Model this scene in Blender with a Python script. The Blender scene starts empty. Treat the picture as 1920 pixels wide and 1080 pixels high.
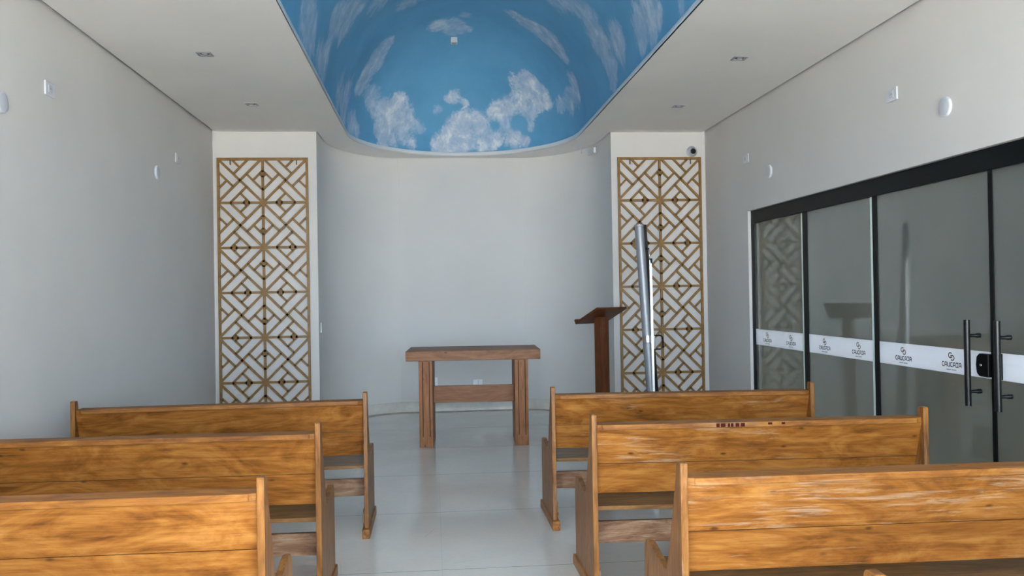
import bpy, bmesh, math, random
import numpy as np
from mathutils import Vector, Matrix, noise

random.seed(7)
COL = bpy.context.scene.collection
PI = math.pi

# ------------------------------------------------------------------ measures of the chapel (metres)
XL, XR = -2.20, 2.934          # side walls
YB = 8.96                      # flat end walls either side of the apse
NL, NR = -1.16, 1.908          # apse opening
CX = (NL + NR) / 2             # axis of the chapel
H = 3.133                      # ceiling
HT = H + 1.50                  # top of the walls, above the vault
YF = -2.60                     # entrance wall behind the camera

# ------------------------------------------------------------------ materials
def srgb(r, g, b):
    def f(c):
        c /= 255.0
        return c / 12.92 if c <= 0.04045 else ((c + 0.055) / 1.055) ** 2.4
    return (f(r), f(g), f(b), 1.0)

class NT:
    """small helper round a material's node tree"""
    def __init__(self, name):
        self.m = bpy.data.materials.new(name)
        self.m.use_nodes = True
        self.t = self.m.node_tree
        self.t.nodes.clear()
        self.out = self.n('ShaderNodeOutputMaterial')
    def n(self, typ, **kw):
        nd = self.t.nodes.new(typ)
        for k, v in kw.items():
            if k.startswith('i_'):
                nd.inputs[k[2:].replace('_', ' ')].default_value = v
            else:
                setattr(nd, k, v)
        return nd
    def l(self, a, b):
        self.t.links.new(a, b)
    def bsdf(self, **kw):
        b = self.n('ShaderNodeBsdfPrincipled')
        for k, v in kw.items():
            b.inputs[k.replace('_', ' ')].default_value = v
        self.l(b.outputs[0], self.out.inputs[0])
        return b
    def math(self, op, a, b=None, c=None, clamp=False):
        nd = self.n('ShaderNodeMath', operation=op)
        nd.use_clamp = clamp
        for i, v in enumerate((a, b, c)):
            if v is None: continue
            if isinstance(v, (int, float)): nd.inputs[i].default_value = v
            else: self.l(v, nd.inputs[i])
        return nd.outputs[0]
    def ramp(self, fac, stops, interp='LINEAR'):
        r = self.n('ShaderNodeValToRGB')
        r.color_ramp.interpolation = interp
        el = r.color_ramp.elements
        while len(el) < len(stops): el.new(0.5)
        for e, (p, c) in zip(el, stops):
            e.position = p
            e.color = c if len(c) == 4 else (*c, 1)
        self.l(fac, r.inputs[0])
        return r.outputs[0]
    def mix(self, fac, a, b, blend='MIX'):
        nd = self.n('ShaderNodeMix', data_type='RGBA', blend_type=blend)
        for sock, v in ((nd.inputs[0], fac), (nd.inputs[6], a), (nd.inputs[7], b)):
            if isinstance(v, (int, float)): sock.default_value = v
            elif isinstance(v, tuple): sock.default_value = v
            else: self.l(v, sock)
        return nd.outputs[2]
    def noise(self, vec, scale, detail=4, rough=0.55, dist=0.0):
        nd = self.n('ShaderNodeTexNoise')
        nd.inputs['Scale'].default_value = scale
        nd.inputs['Detail'].default_value = detail
        nd.inputs['Roughness'].default_value = rough
        nd.inputs['Distortion'].default_value = dist
        if vec is not None: self.l(vec, nd.inputs['Vector'])
        return nd.outputs[0]
    def bump(self, height, strength, dist, bsdf):
        b = self.n('ShaderNodeBump')
        b.inputs['Strength'].default_value = strength
        b.inputs['Distance'].default_value = dist
        self.l(height, b.inputs['Height'])
        self.l(b.outputs[0], bsdf.inputs['Normal'])

def mat_plain(name, col, rough=0.5, metal=0.0, spec=0.5, grime=0.06, scale=6.0, coat=0.0):
    t = NT(name)
    b = t.bsdf(Roughness=rough, Metallic=metal)
    b.inputs['Specular IOR Level'].default_value = spec
    b.inputs['Coat Weight'].default_value = coat
    tc = t.n('ShaderNodeTexCoord')
    nz = t.noise(tc.outputs['Object'], scale, 5)
    dark = tuple(c * (1 - grime) for c in col[:3]) + (1,)
    lite = tuple(min(1, c * (1 + grime)) for c in col[:3]) + (1,)
    t.l(t.ramp(nz, [(0.3, dark), (0.7, lite)]), b.inputs['Base Color'])
    return t.m

def mat_wall(name, col, stains=0.0):
    t = NT(name)
    b = t.bsdf(Roughness=0.75)
    b.inputs['Specular IOR Level'].default_value = 0.25
    tc = t.n('ShaderNodeTexCoord')
    big = t.noise(tc.outputs['Object'], 0.9, 4)
    fine = t.noise(tc.outputs['Object'], 160, 3)
    c = t.ramp(big, [(0.3, tuple(x * 0.96 for x in col[:3])), (0.7, tuple(min(1, x * 1.03) for x in col[:3]))])
    if stains:
        s = t.noise(tc.outputs['Object'], 2.3, 6, 0.7)
        m = t.math('MULTIPLY', t.ramp(s, [(0.66, (0, 0, 0)), (0.78, (1, 1, 1))]), stains)
        c = t.mix(m, c, tuple(x * 0.72 for x in col[:3]) + (1,))
    t.l(c, b.inputs['Base Color'])
    t.bump(fine, 0.06, 0.004, b)
    return t.m

def mat_wood(name, axis, dark, mid, lite, rough=0.38, worn=1.0, grain=1.0, coat=0.04, lap=0.62):
    """varnished timber, grain along the given local axis.  obj.color: r = how worn, g = tone"""
    t = NT(name)
    b = t.bsdf(Roughness=rough)
    b.inputs['Coat Weight'].default_value = coat
    b.inputs['Coat Roughness'].default_value = 0.25
    b.inputs['Specular IOR Level'].default_value = 0.22
    tc = t.n('ShaderNodeTexCoord')
    oi = t.n('ShaderNodeObjectInfo')
    sep = t.n('ShaderNodeSeparateColor'); t.l(oi.outputs['Color'], sep.inputs[0])
    wear, tone = sep.outputs[0], sep.outputs[1]
    off = t.n('ShaderNodeVectorMath', operation='SCALE')
    off.inputs[0].default_value = (13.1, 7.7, 5.3)
    t.l(oi.outputs['Random'], off.inputs['Scale'])
    base = t.n('ShaderNodeVectorMath', operation='ADD')
    t.l(tc.outputs['Object'], base.inputs[0]); t.l(off.outputs[0], base.inputs[1])
    def stretched(along, across, rot=(0, 0, 0)):
        mp = t.n('ShaderNodeMapping')
        sc = [across] * 3; sc['xyz'.index(axis)] = along
        mp.inputs['Scale'].default_value = sc
        mp.inputs['Rotation'].default_value = rot
        t.l(base.outputs[0], mp.inputs['Vector'])
        return mp.outputs[0]
    broad = t.noise(stretched(2.4, 6.5, (0.05, 0.12, 0.05)), 1.0, 6, 0.62, 2.6)
    vein = t.noise(stretched(1.8, 26), 1.0, 7, 0.66, 1.2)
    fibre = t.noise(stretched(6, 170), 1.0, 4, 0.65)
    g = t.math('MULTIPLY', broad, lap)
    g = t.math('MULTIPLY_ADD', vein, 0.50 * grain, g)
    g = t.math('MULTIPLY_ADD', fibre, 0.22, g)
    g = t.math('ADD', g, 0.5 - (lap + 0.50 * grain + 0.22) * 0.5)
    c = t.ramp(g, [(0.33, dark), (0.49, mid), (0.65, lite)])
    # dark knots and flecks
    vo = t.n('ShaderNodeTexVoronoi'); vo.inputs['Scale'].default_value = 1.0
    t.l(stretched(5.0, 11.0), vo.inputs['Vector'])
    kn = t.ramp(vo.outputs['Distance'], [(0.035, (1, 1, 1)), (0.10, (0, 0, 0))])
    c = t.mix(t.math('MULTIPLY', kn, 0.75), c, tuple(x * 0.28 for x in dark[:3]) + (1,))
    # rubbed places where the varnish is gone
    sl = {'x': (0, 0.10, 0), 'z': (0.0, 0.08, 0), 'y': (0.05, 0, 0)}[axis]
    s1 = t.noise(stretched(4.0, 60, sl), 1.0, 6, 0.7, 0.6)
    s2 = t.noise(stretched(1.4, 4.0, sl), 1.0, 3, 0.5)
    wm = t.math('MULTIPLY_ADD', s2, 0.85, s1)
    wm = t.math('MULTIPLY_ADD', wear, 0.12, wm)
    wmask = t.ramp(wm, [(0.0, (0, 0, 0)), (1.0, (1, 1, 1))])
    wm = t.math('MULTIPLY', t.math('SUBTRACT', wm, 1.11), 4.5, clamp=True)
    wm = t.math('MULTIPLY', wm, 0.75 * worn, clamp=True)
    wm = t.math('MULTIPLY', wm, t.math('MULTIPLY', wear, 1.6, clamp=True))
    c = t.mix(wm, c, (0.50, 0.37, 0.25, 1))
    hs = t.n('ShaderNodeHueSaturation')
    t.l(c, hs.inputs['Color']); t.l(tone, hs.inputs['Value'])
    t.l(hs.outputs[0], b.inputs['Base Color'])
    rr = t.math('MULTIPLY_ADD', wm, 0.3, rough)
    t.l(rr, b.inputs['Roughness'])
    t.bump(g, 0.10, 0.004, b)
    return t.m

def mat_floor():
    t = NT('polished_porcelain_tile')
    b = t.bsdf(Roughness=0.16)
    b.inputs['Specular IOR Level'].default_value = 0.5
    tc = t.n('ShaderNodeTexCoord')
    sp = t.n('ShaderNodeSeparateXYZ'); t.l(tc.outputs['Object'], sp.inputs[0])
    def joint(sock, off):
        u = t.math('DIVIDE', t.math('SUBTRACT', sock, off), 1.2)
        f = t.math('SUBTRACT', u, t.math('FLOOR', u))
        d = t.math('MINIMUM', f, t.math('SUBTRACT', 1.0, f))
        return t.math('LESS_THAN', d, 0.0019)
    jy = joint(sp.outputs[1], 4.485)
    jx = joint(sp.outputs[0], 0.03)
    big = t.noise(tc.outputs['Object'], 1.3, 6, 0.65, 0.4)
    fine = t.noise(tc.outputs['Object'], 30, 4, 0.7)
    mixn = t.math('MULTIPLY_ADD', fine, 0.35, t.math('MULTIPLY', big, 0.65))
    c = t.ramp(mixn, [(0.35, (0.61, 0.60, 0.565)), (0.65, (0.69, 0.68, 0.64))])
    c = t.mix(t.math('MULTIPLY', jy, 0.8), c, (0.10, 0.095, 0.09, 1))
    c = t.mix(t.math('MULTIPLY', jx, 0.12), c, (0.16, 0.155, 0.15, 1))
    # scratches and scuffs of use
    vo = t.n('ShaderNodeTexVoronoi', feature='DISTANCE_TO_EDGE'); vo.inputs['Scale'].default_value = 2.1
    mp = t.n('ShaderNodeMapping'); mp.inputs['Scale'].default_value = (1, 0.6, 1); mp.inputs['Rotation'].default_value = (0, 0, 0.6)
    t.l(tc.outputs['Object'], mp.inputs[0]); t.l(mp.outputs[0], vo.inputs['Vector'])
    sc = t.math('LESS_THAN', vo.outputs['Distance'], 0.002)
    brk = t.math('GREATER_THAN', t.noise(tc.outputs['Object'], 3.0, 2), 0.60)
    c = t.mix(t.math('MULTIPLY', t.math('MULTIPLY', sc, brk), 0.25), c, (0.2, 0.2, 0.19, 1))
    t.l(c, b.inputs['Base Color'])
    t.l(t.math('MULTIPLY_ADD', big, 0.10, 0.08), b.inputs['Roughness'])
    return t.m

def mat_mural():
    """painted sky: the attribute 'cloud' says where the painter put clouds, the noise frays their edges"""
    t = NT('painted_sky_mural')
    b = t.bsdf(Roughness=0.7)
    b.inputs['Specular IOR Level'].default_value = 0.2
    tc = t.n('ShaderNodeTexCoord')
    at = t.n('ShaderNodeAttribute', attribute_name='cloud')
    sep = t.n('ShaderNodeSeparateColor'); t.l(at.outputs['Color'], sep.inputs[0])
    dens, white = sep.outputs[0], sep.outputs[1]
    mp = t.n('ShaderNodeMapping'); mp.inputs['Rotation'].default_value = (0.5, 0.4, 0.3); mp.inputs['Scale'].default_value = (1.0, 1.0, 0.8)
    t.l(tc.outputs['Object'], mp.inputs[0])
    n1 = t.noise(mp.outputs[0], 5.0, 8, 0.66, 0.5)
    n2 = t.noise(mp.outputs[0], 22.0, 6, 0.65, 0.3)
    fr = t.math('MULTIPLY_ADD', t.math('SUBTRACT', n1, 0.5), 1.7, dens)
    fr = t.math('MULTIPLY_ADD', t.math('SUBTRACT', n2, 0.5), 0.95, fr)
    mask = t.math('MULTIPLY', t.math('SUBTRACT', fr, 0.42), 3.2, clamp=True)
    halo = t.math('MULTIPLY', t.math('SUBTRACT', fr, 0.20), 0.9, clamp=True)
    n3 = t.noise(mp.outputs[0], 7.0, 7, 0.66, 0.35)
    body = t.math('MULTIPLY', t.math('SUBTRACT', n3, 0.36), 3.0, clamp=True)
    body = t.math('MULTIPLY_ADD', t.math('SUBTRACT', fr, 0.75), 0.5, body, clamp=True)
    big = t.noise(tc.outputs['Object'], 1.7, 5, 0.6)
    sky = t.ramp(big, [(0.3, (0.110, 0.335, 0.560)), (0.7, (0.155, 0.415, 0.650))])
    cl = t.ramp(body, [(0.0, (0.30, 0.46, 0.66)), (0.55, (0.50, 0.60, 0.72)), (1.0, (0.80, 0.83, 0.86))])
    sky = t.mix(t.math('MULTIPLY', halo, 0.30), sky, (0.30, 0.50, 0.72, 1))
    op = t.math('MULTIPLY', mask, t.math('MULTIPLY', white, 0.95, clamp=True), clamp=True)
    t.l(t.mix(op, sky, cl), b.inputs['Base Color'])
    return t.m

def mat_frosted():
    """sliding-door glass backed by a grey privacy film: mirror-like face, dim daylight coming through"""
    t = NT('grey_frosted_glass')
    tc = t.n('ShaderNodeTexCoord')
    nz = t.noise(tc.outputs['Object'], 1.1, 4)
    dif = t.n('ShaderNodeBsdfDiffuse'); dif.inputs[0].default_value = (0.07, 0.077, 0.073, 1)
    tr = t.n('ShaderNodeBsdfTranslucent')
    t.l(t.ramp(nz, [(0.3, (0.33, 0.35, 0.33)), (0.7, (0.41, 0.43, 0.41))]), tr.inputs[0])
    m1 = t.n('ShaderNodeMixShader'); m1.inputs[0].default_value = 0.36
    t.l(dif.outputs[0], m1.inputs[1]); t.l(tr.outputs[0], m1.inputs[2])
    gl = t.n('ShaderNodeBsdfGlossy'); gl.inputs['Roughness'].default_value = 0.045
    gl.inputs[0].default_value = (0.9, 0.93, 0.9, 1)
    fr = t.n('ShaderNodeFresnel'); fr.inputs[0].default_value = 1.55
    m2 = t.n('ShaderNodeMixShader')
    t.l(t.math('MULTIPLY', fr.outputs[0], 1.6, clamp=True), m2.inputs[0])
    t.l(m1.outputs[0], m2.inputs[1]); t.l(gl.outputs[0], m2.inputs[2])
    t.l(m2.outputs[0], t.out.inputs[0])
    return t.m

def mat_vinyl():
    t = NT('white_vinyl_band')
    dif = t.n('ShaderNodeBsdfPrincipled'); dif.inputs['Base Color'].default_value = (0.70, 0.73, 0.78, 1)
    dif.inputs['Roughness'].default_value = 0.3
    tr = t.n('ShaderNodeBsdfTranslucent'); tr.inputs[0].default_value = (0.92, 0.95, 1.0, 1)
    m = t.n('ShaderNodeMixShader'); m.inputs[0].default_value = 0.12
    t.l(dif.outputs[0], m.inputs[1]); t.l(tr.outputs[0], m.inputs[2]); t.l(m.outputs[0], t.out.inputs[0])
    return t.m

M = {}
M['wall'] = mat_wall('painted_wall', (0.62, 0.615, 0.605), 0.10)
M['endwall'] = mat_wall('white_painted_wall', (0.63, 0.625, 0.615))
M['apse'] = mat_wall('grey_white_apse_paint', (0.67, 0.668, 0.66))
M['ceil'] = mat_wall('ceiling_paint', (0.80, 0.79, 0.775))
M['lip'] = mat_wall('pale_ceiling_edge_paint', (0.88, 0.88, 0.86))
M['floor'] = mat_floor()
M['mural'] = mat_mural()
M['marble'] = mat_plain('cream_marble', (0.66, 0.64, 0.585), 0.4, grime=0.09, scale=9)
M['strip'] = mat_plain('brown_floor_strip', (0.40, 0.365, 0.31), 0.9, spec=0.05, grime=0.2)
M['gap'] = mat_plain('gap_shade_colour', (0.10, 0.095, 0.09), 0.9)  # dark colour stands in for the shade up in the ceiling gap
WD, WM, WL = (0.120, 0.038, 0.006), (0.280, 0.103, 0.017), (0.42, 0.185, 0.042)
M['wood_x'] = mat_wood('honey_wood_along', 'x', WD, WM, WL)
M['wood_z'] = mat_wood('honey_wood_upright', 'z', (0.105, 0.038, 0.009), (0.22, 0.088, 0.020), (0.34, 0.155, 0.042), worn=0.7)
M['wood_y'] = mat_wood('honey_wood_crosswise', 'y', WD, WM, WL)
M['wood_seat'] = mat_wood('shaded_worn_seat_wood', 'x', (0.09, 0.038, 0.011), (0.18, 0.083, 0.024), (0.29, 0.15, 0.05), worn=0.5)  # tones darkened: the shade on the seats is put into the wood
M['wood_worn'] = mat_wood('bare_worn_wood', 'x', (0.15, 0.070, 0.038), (0.26, 0.14, 0.08), (0.42, 0.28, 0.18), rough=0.6, worn=1.6, coat=0)
M['wood_rail'] = mat_wood('honey_wood_rail', 'x', (0.11, 0.035, 0.006), (0.24, 0.087, 0.014), (0.36, 0.150, 0.029), rough=0.5, worn=0.4)
M['altar_x'] = mat_wood('altar_wood_along', 'x', (0.13, 0.049, 0.021), (0.24, 0.103, 0.047), (0.32, 0.16, 0.085), rough=0.5, worn=0.5, lap=0.35)
M['altar_z'] = mat_wood('altar_wood_upright', 'z', (0.15, 0.056, 0.020), (0.26, 0.108, 0.041), (0.34, 0.16, 0.069), rough=0.5, worn=0.3, lap=0.35)
M['groove'] = mat_plain('dark_groove', (0.055, 0.016, 0.007), 0.8, spec=0.1)
M['lect_x'] = mat_wood('lectern_wood_along', 'x', (0.05, 0.013, 0.005), (0.10, 0.030, 0.010), (0.15, 0.052, 0.019), rough=0.4, worn=0.0, lap=0.35)
M['lect_z'] = mat_wood('lectern_wood_upright', 'z', (0.06, 0.017, 0.006), (0.115, 0.036, 0.013), (0.17, 0.062, 0.024), rough=0.4, worn=0.0, lap=0.35)
M['gold'] = mat_plain('gold_painted_board', (0.215, 0.108, 0.014), 0.45, 0.0, grime=0.22, scale=22)
M['golddark'] = mat_plain('dark_gold_metal', (0.12, 0.075, 0.025), 0.4, 0.6)
M['glass'] = mat_frosted()
M['edge'] = mat_plain('lit_glass_edge', (0.72, 0.84, 0.80), 0.15)  # light caught by the glass edges is put into this pale colour
M['vinyl'] = mat_vinyl()
M['ink'] = mat_plain('dark_ink', (0.030, 0.032, 0.045), 0.5)
M['inkgrey'] = mat_plain('grey_ink', (0.30, 0.31, 0.36), 0.5)
M['inkred'] = mat_plain('red_brown_ink', (0.22, 0.085, 0.065), 0.5)
M['black'] = mat_plain('black_aluminium', (0.004, 0.0045, 0.005), 0.4, spec=0.15)
M['blackgloss'] = mat_plain('black_satin_metal', (0.008, 0.009, 0.010), 0.3, 0.0, spec=0.3)
M['plastic'] = mat_plain('white_plastic', (0.58, 0.61, 0.66), 0.3, grime=0.03)
M['plasticlit'] = mat_plain('lit_white_plastic', (0.88, 0.90, 0.92), 0.25, grime=0.02)  # paler copy of the plate plastic, entrance light put into the colour
M['plasticwarm'] = mat_plain('white_fitting_plastic', (0.52, 0.545, 0.60), 0.35, grime=0.03)
M['lamp'] = mat_plain('grey_metal_trim', (0.36, 0.36, 0.40), 0.4, 0.4)
M['dark'] = mat_plain('dark_recess', (0.03, 0.03, 0.035), 0.4)
M['silver'] = mat_plain('silver_grey_metal', (0.26, 0.28, 0.305), 0.45, 0.4)
M['chrome'] = mat_plain('chrome', (0.55, 0.57, 0.59), 0.28, 1.0, grime=0.02)
M['rubber'] = mat_plain('black_plastic', (0.006, 0.006, 0.007), 0.5, spec=0.15)
M['redpaint'] = mat_plain('dark_red_paint', (0.06, 0.008, 0.004), 0.6, spec=0.1)
M['ground'] = mat_plain('sunlit_paving', (0.50, 0.46, 0.41), 0.9, scale=1.5)
M['plaster'] = mat_wall('light_blocker_plaster', (0.55, 0.54, 0.50))

# ------------------------------------------------------------------ mesh helpers
class MB:
    def __init__(self):
        self.bm = bmesh.new()
    def box(self, lo, hi, mtx=None):
        lo, hi = [min(a, b) for a, b in zip(lo, hi)], [max(a, b) for a, b in zip(lo, hi)]
        vs = [self.bm.verts.new(Vector((x, y, z)) if mtx is None else mtx @ Vector((x, y, z)))
              for x in (lo[0], hi[0]) for y in (lo[1], hi[1]) for z in (lo[2], hi[2])]
        for f in ((0, 1, 3, 2), (4, 6, 7, 5), (0, 4, 5, 1), (2, 3, 7, 6), (0, 2, 6, 4), (1, 5, 7, 3)):
            self.bm.faces.new([vs[i] for i in f])
        return self
    def prism(self, pts, axis, a, b, mtx=None):
        """2-D outline extruded along an axis from a to b; pts in the two other axes, in x<y<z order"""
        def p3(p, v):
            q = {0: (v, p[0], p[1]), 1: (p[0], v, p[1]), 2: (p[0], p[1], v)}[axis]
            q = Vector(q)
            return q if mtx is None else mtx @ q
        A = [self.bm.verts.new(p3(p, a)) for p in pts]
        B = [self.bm.verts.new(p3(p, b)) for p in pts]
        n = len(pts)
        self.bm.faces.new(A); self.bm.faces.new(B[::-1])
        for i in range(n):
            self.bm.faces.new([A[i], B[i], B[(i + 1) % n], A[(i + 1) % n]])
        return self
    def tube(self, pts, r, seg=12, caps=True):
        pts = [Vector(p) for p in pts]
        rs = r if isinstance(r, (list, tuple)) else [r] * len(pts)
        rings = []
        for i, p in enumerate(pts):
            d = (pts[min(i + 1, len(pts) - 1)] - pts[max(i - 1, 0)]).normalized()
            ref = Vector((0, 0, 1)) if abs(d.z) < 0.9 else Vector((1, 0, 0))
            u = d.cross(ref).normalized(); v = d.cross(u).normalized()
            rings.append([self.bm.verts.new(p + rs[i] * (math.cos(2 * PI * k / seg) * u + math.sin(2 * PI * k / seg) * v)) for k in range(seg)])
        for a, b in zip(rings, rings[1:]):
            for k in range(seg):
                f = self.bm.faces.new([a[k], b[k], b[(k + 1) % seg], a[(k + 1) % seg]]); f.smooth = True
        if caps:
            self.bm.faces.new(rings[0]); self.bm.faces.new(rings[-1][::-1])
        return self
    def lathe(self, prof, mtx, seg=32):
        """profile of (radius, height) turned about local z, placed by mtx"""
        rings = []
        for r, h in prof:
            if r < 1e-6: rings.append([self.bm.verts.new(mtx @ Vector((0, 0, h)))])
            else: rings.append([self.bm.verts.new(mtx @ Vector((r * math.cos(2 * PI * k / seg), r * math.sin(2 * PI * k / seg), h))) for k in range(seg)])
        for a, b in zip(rings, rings[1:]):
            for k in range(seg):
                k2 = (k + 1) % seg
                if len(a) == 1 and len(b) == 1: continue
                if len(a) == 1: f = [a[0], b[k], b[k2]]
                elif len(b) == 1: f = [a[k], a[k2], b[0]]
                else: f = [a[k], a[k2], b[k2], b[k]]
                self.bm.faces.new(f).smooth = True
        return self
    def sheet(self, rows, closed=False, smooth=True):
        vr = [[self.bm.verts.new(p) for p in row] for row in rows]
        for a, b in zip(vr, vr[1:]):
            n = len(a)
            for k in range(n if closed else n - 1):
                f = self.bm.faces.new([a[k], a[(k + 1) % n], b[(k + 1) % n], b[k]]); f.smooth = smooth
        return self
    def build(self, name, mat, parent=None, bevel=0.0, seg=2, recalc=True):
        if recalc: bmesh.ops.recalc_face_normals(self.bm, faces=self.bm.faces[:])
        for e in self.bm.edges:
            if len(e.link_faces) == 2 and e.calc_face_angle(0) > 0.62: e.smooth = False
        me = bpy.data.meshes.new(name)
        self.bm.to_mesh(me); self.bm.free()
        me.materials.append(mat)
        o = bpy.data.objects.new(name, me)
        COL.objects.link(o)
        if parent is not None: o.parent = parent
        if bevel > 0:
            md = o.modifiers.new('soft_edges', 'BEVEL')
            md.width = bevel; md.segments = seg; md.limit_method = 'ANGLE'; md.angle_limit = math.radians(40)
        return o

def tag(o, label, cat, group=None, kind=None):
    o['label'] = label; o['category'] = cat
    if group: o['group'] = group
    if kind: o['kind'] = kind
    return o

def thing(name, loc, rz=0.0, label=None, cat=None, group=None, kind=None):
    o = bpy.data.objects.new(name, None)
    COL.objects.link(o)
    o.empty_display_size = 0.1
    o.location = loc; o.rotation_euler = (0, 0, rz)
    if label: tag(o, label, cat, group, kind)
    return o

def struct(o, label, cat):
    return tag(o, label, cat, kind='structure')

# ------------------------------------------------------------------ outlines of apse and ceiling opening
def apse_outline(inset=0.0, n=26):
    """the apse wall seen from above, from its left edge round to its right edge"""
    fl = 0.77                      # half width of the flat middle panel
    hw = (NR - NL) / 2
    y0, b = 9.37, 1.295
    pts = [(NL + inset, YB)]
    def curve(i):
        t = (PI / 2) * i / n
        u = math.cos(t)
        return u, y0 + (b - inset) * math.sin(t) - 0.13 * u * (1 - u)
    for i in range(n + 1):
        u, y = curve(i)
        pts.append((CX - fl - (hw - fl - inset) * u, y))
    for i in range(n, -1, -1):
        u, y = curve(i)
        pts.append((CX + fl + (hw - fl - inset) * u, y))
    pts.append((NR - inset, YB))
    return pts

OA, OB, OY1, OY0 = 1.24, 1.43, 9.10, 1.6    # ceiling opening: half width, end length, straight part from OY0 to OY1
def opening(off=0.0, n=60, m=150):
    a, b = OA + off, OB + off
    pts = []
    for i in range(n): 
        t = PI * i / n
        pts.append((CX + a * math.cos(t), OY1 + b * math.sin(t)))
    for i in range(m):
        pts.append((CX - a, OY1 + (OY0 - OY1) * i / m))
    for i in range(n):
        t = PI + PI * i / n
        pts.append((CX + a * math.cos(t), OY0 + b * math.sin(t)))
    for i in range(m):
        pts.append((CX + a, OY0 + (OY1 - OY0) * i / m))
    return [(p[0], p[1]) for p in pts]

# ------------------------------------------------------------------ shell
struct(MB().box((XL - 0.15, YF - 0.3, -0.06), (XR + 0.25, 10.95, 0.0)).build('floor', M['floor']),
       'polished grey porcelain floor in large square tiles', 'floor')
WT = 0.15
struct(MB().box((XL - WT, YF, 0), (XL, YB + 0.1, HT)).build('wall_left', M['wall']),
       'long plain grey-white painted wall on the left', 'wall')
# right wall with the long opening for the sliding glass doors
DY0, DY1, DZ = 0.62, 7.745, 2.166
wr = MB()
wr.box((XR, DY1, 0), (XR + WT, YB + 0.1, HT))
wr.box((XR, YF, 0), (XR + WT, DY0, HT))
wr.box((XR, DY0, DZ), (XR + WT, DY1, HT))
struct(wr.build('wall_right', M['wall']), 'grey-white painted wall on the right above the glass doors', 'wall')
struct(MB().box((XL, YB, 0), (NL - 0.002, YB + 0.12, HT)).build('wall_end_left', M['endwall']),
       'white end wall behind the left gold lattice', 'wall')
struct(MB().box((NR + 0.002, YB, 0), (XR, YB + 0.12, HT)).build('wall_end_right', M['endwall']),
       'white end wall behind the right gold lattice', 'wall')
ap = apse_outline()
apo = [(CX + (x - CX) * 1.06, YB + (y - YB) * 1.06) for x, y in ap]
rows = [[Vector((x, y, z)) for x, y in ap] for z in (0, HT)]
k_ = 28                          # left curve, flat middle panel, right curve
am = MB()
for q0, q1 in ((0, k_), (k_ - 1, k_ + 1), (k_, 2 * k_)):
    am.sheet([r_[q0:q1] for r_ in rows], smooth=True)
am.sheet([[Vector((x, y, z)) for x, y in apo] for z in (0, HT)])
wa = am.build('wall_apse', M['apse'], recalc=False)
struct(wa, 'curved grey-white apse wall behind the altar', 'wall')
# entrance wall behind the viewer, wide open to the daylight
wb = MB()
EX0, EX1, EZ = -2.00, 2.75, 2.80
wb.box((XL - WT, YF - 0.15, 0), (EX0, YF, HT)); wb.box((EX1, YF - 0.15, 0), (XR + WT, YF, HT))
wb.box((EX0, YF - 0.15, EZ), (EX1, YF, HT))
struct(wb.build('wall_entrance', M['wall']), 'entrance wall with a wide open doorway', 'wall')

struct(MB().box((XL - WT, YF - 0.15, HT), (XR + WT, 11.0, HT + 0.1)).build('roof', M['wall']), 'unseen flat roof slab over the vault, added to keep light out', 'roof')  # unseen slab, added to stop daylight leaking in above the ceiling
struct(MB().box((XR + WT, YF - 0.15, 3.25), (XR + WT + 0.95, 11.0, 3.40)).build('shading_eave', M['plaster']), 'unseen eave added to shade the glass doors', 'roof')  # unseen eave added to keep the sun off the glass
# ceiling with its long round-ended opening and a shadow gap along the walls
def ceiling_plate():
    g = 0.026
    bm = bmesh.new()
    ao = apse_outline(0.012)
    outer = [(XL + g, YF), (XL + g, YB - 0.002), (NL + 0.012, YB - 0.002)] + ao[1:-1] + [(NR - 0.012, YB - 0.002), (XR - g, YB - 0.002), (XR - g, YF)]
    inner = opening()
    es = []
    for loop in (outer, inner):
        vs = [bm.verts.new((x, y, H)) for x, y in loop]
        for i in range(len(vs)): es.append(bm.edges.new((vs[i], vs[(i + 1) % len(vs)])))
    bmesh.ops.triangle_fill(bm, use_beauty=True, use_dissolve=False, edges=es)
    for f in bm.faces:
        if f.normal.z > 0: f.normal_flip()
    r = bmesh.ops.extrude_face_region(bm, geom=bm.faces[:])
    for v in [e for e in r['geom'] if isinstance(e, bmesh.types.BMVert)]: v.co.z += 0.012
    bmesh.ops.recalc_face_normals(bm, faces=bm.faces[:])
    me = bpy.data.meshes.new('ceiling'); bm.to_mesh(me); bm.free(); me.materials.append(M['ceil'])
    o = bpy.data.objects.new('ceiling', me); COL.objects.link(o)
    return o
struct(ceiling_plate(), 'flat white plaster ceiling around the painted vault', 'ceiling')
struct(MB().box((XL, YF, H + 0.035), (XL + 0.08, YB, H + 0.06)).build('trim_1', M['gap']),
       'dark backing for the shade in the gap where ceiling meets left wall', 'trim')
struct(MB().box((XR - 0.08, YF, H + 0.035), (XR, YB, H + 0.06)).build('trim_2', M['gap']),
       'dark backing for the shade in the gap where ceiling meets right wall', 'trim')
tb = MB()
tb.box((XL - WT, YB - 0.1, H + 0.03), (NL + 0.1, YB + 0.2, H + 0.08)); tb.box((NR - 0.1, YB - 0.1, H + 0.03), (XR + WT, YB + 0.2, H + 0.08))
o = tb.build('trim_3', M['gap']); struct(o, 'plaster backing above the end walls', 'trim')
ag = MB().sheet([[Vector((x, y, H + 0.03)) for x, y in apse_outline(-0.03)], [Vector((x, y, H + 0.03)) for x, y in apse_outline(0.10)]])
struct(ag.build('trim_4', M['gap']), 'dark backing for the shade in the gap round the top of the apse wall', 'trim')
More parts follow.
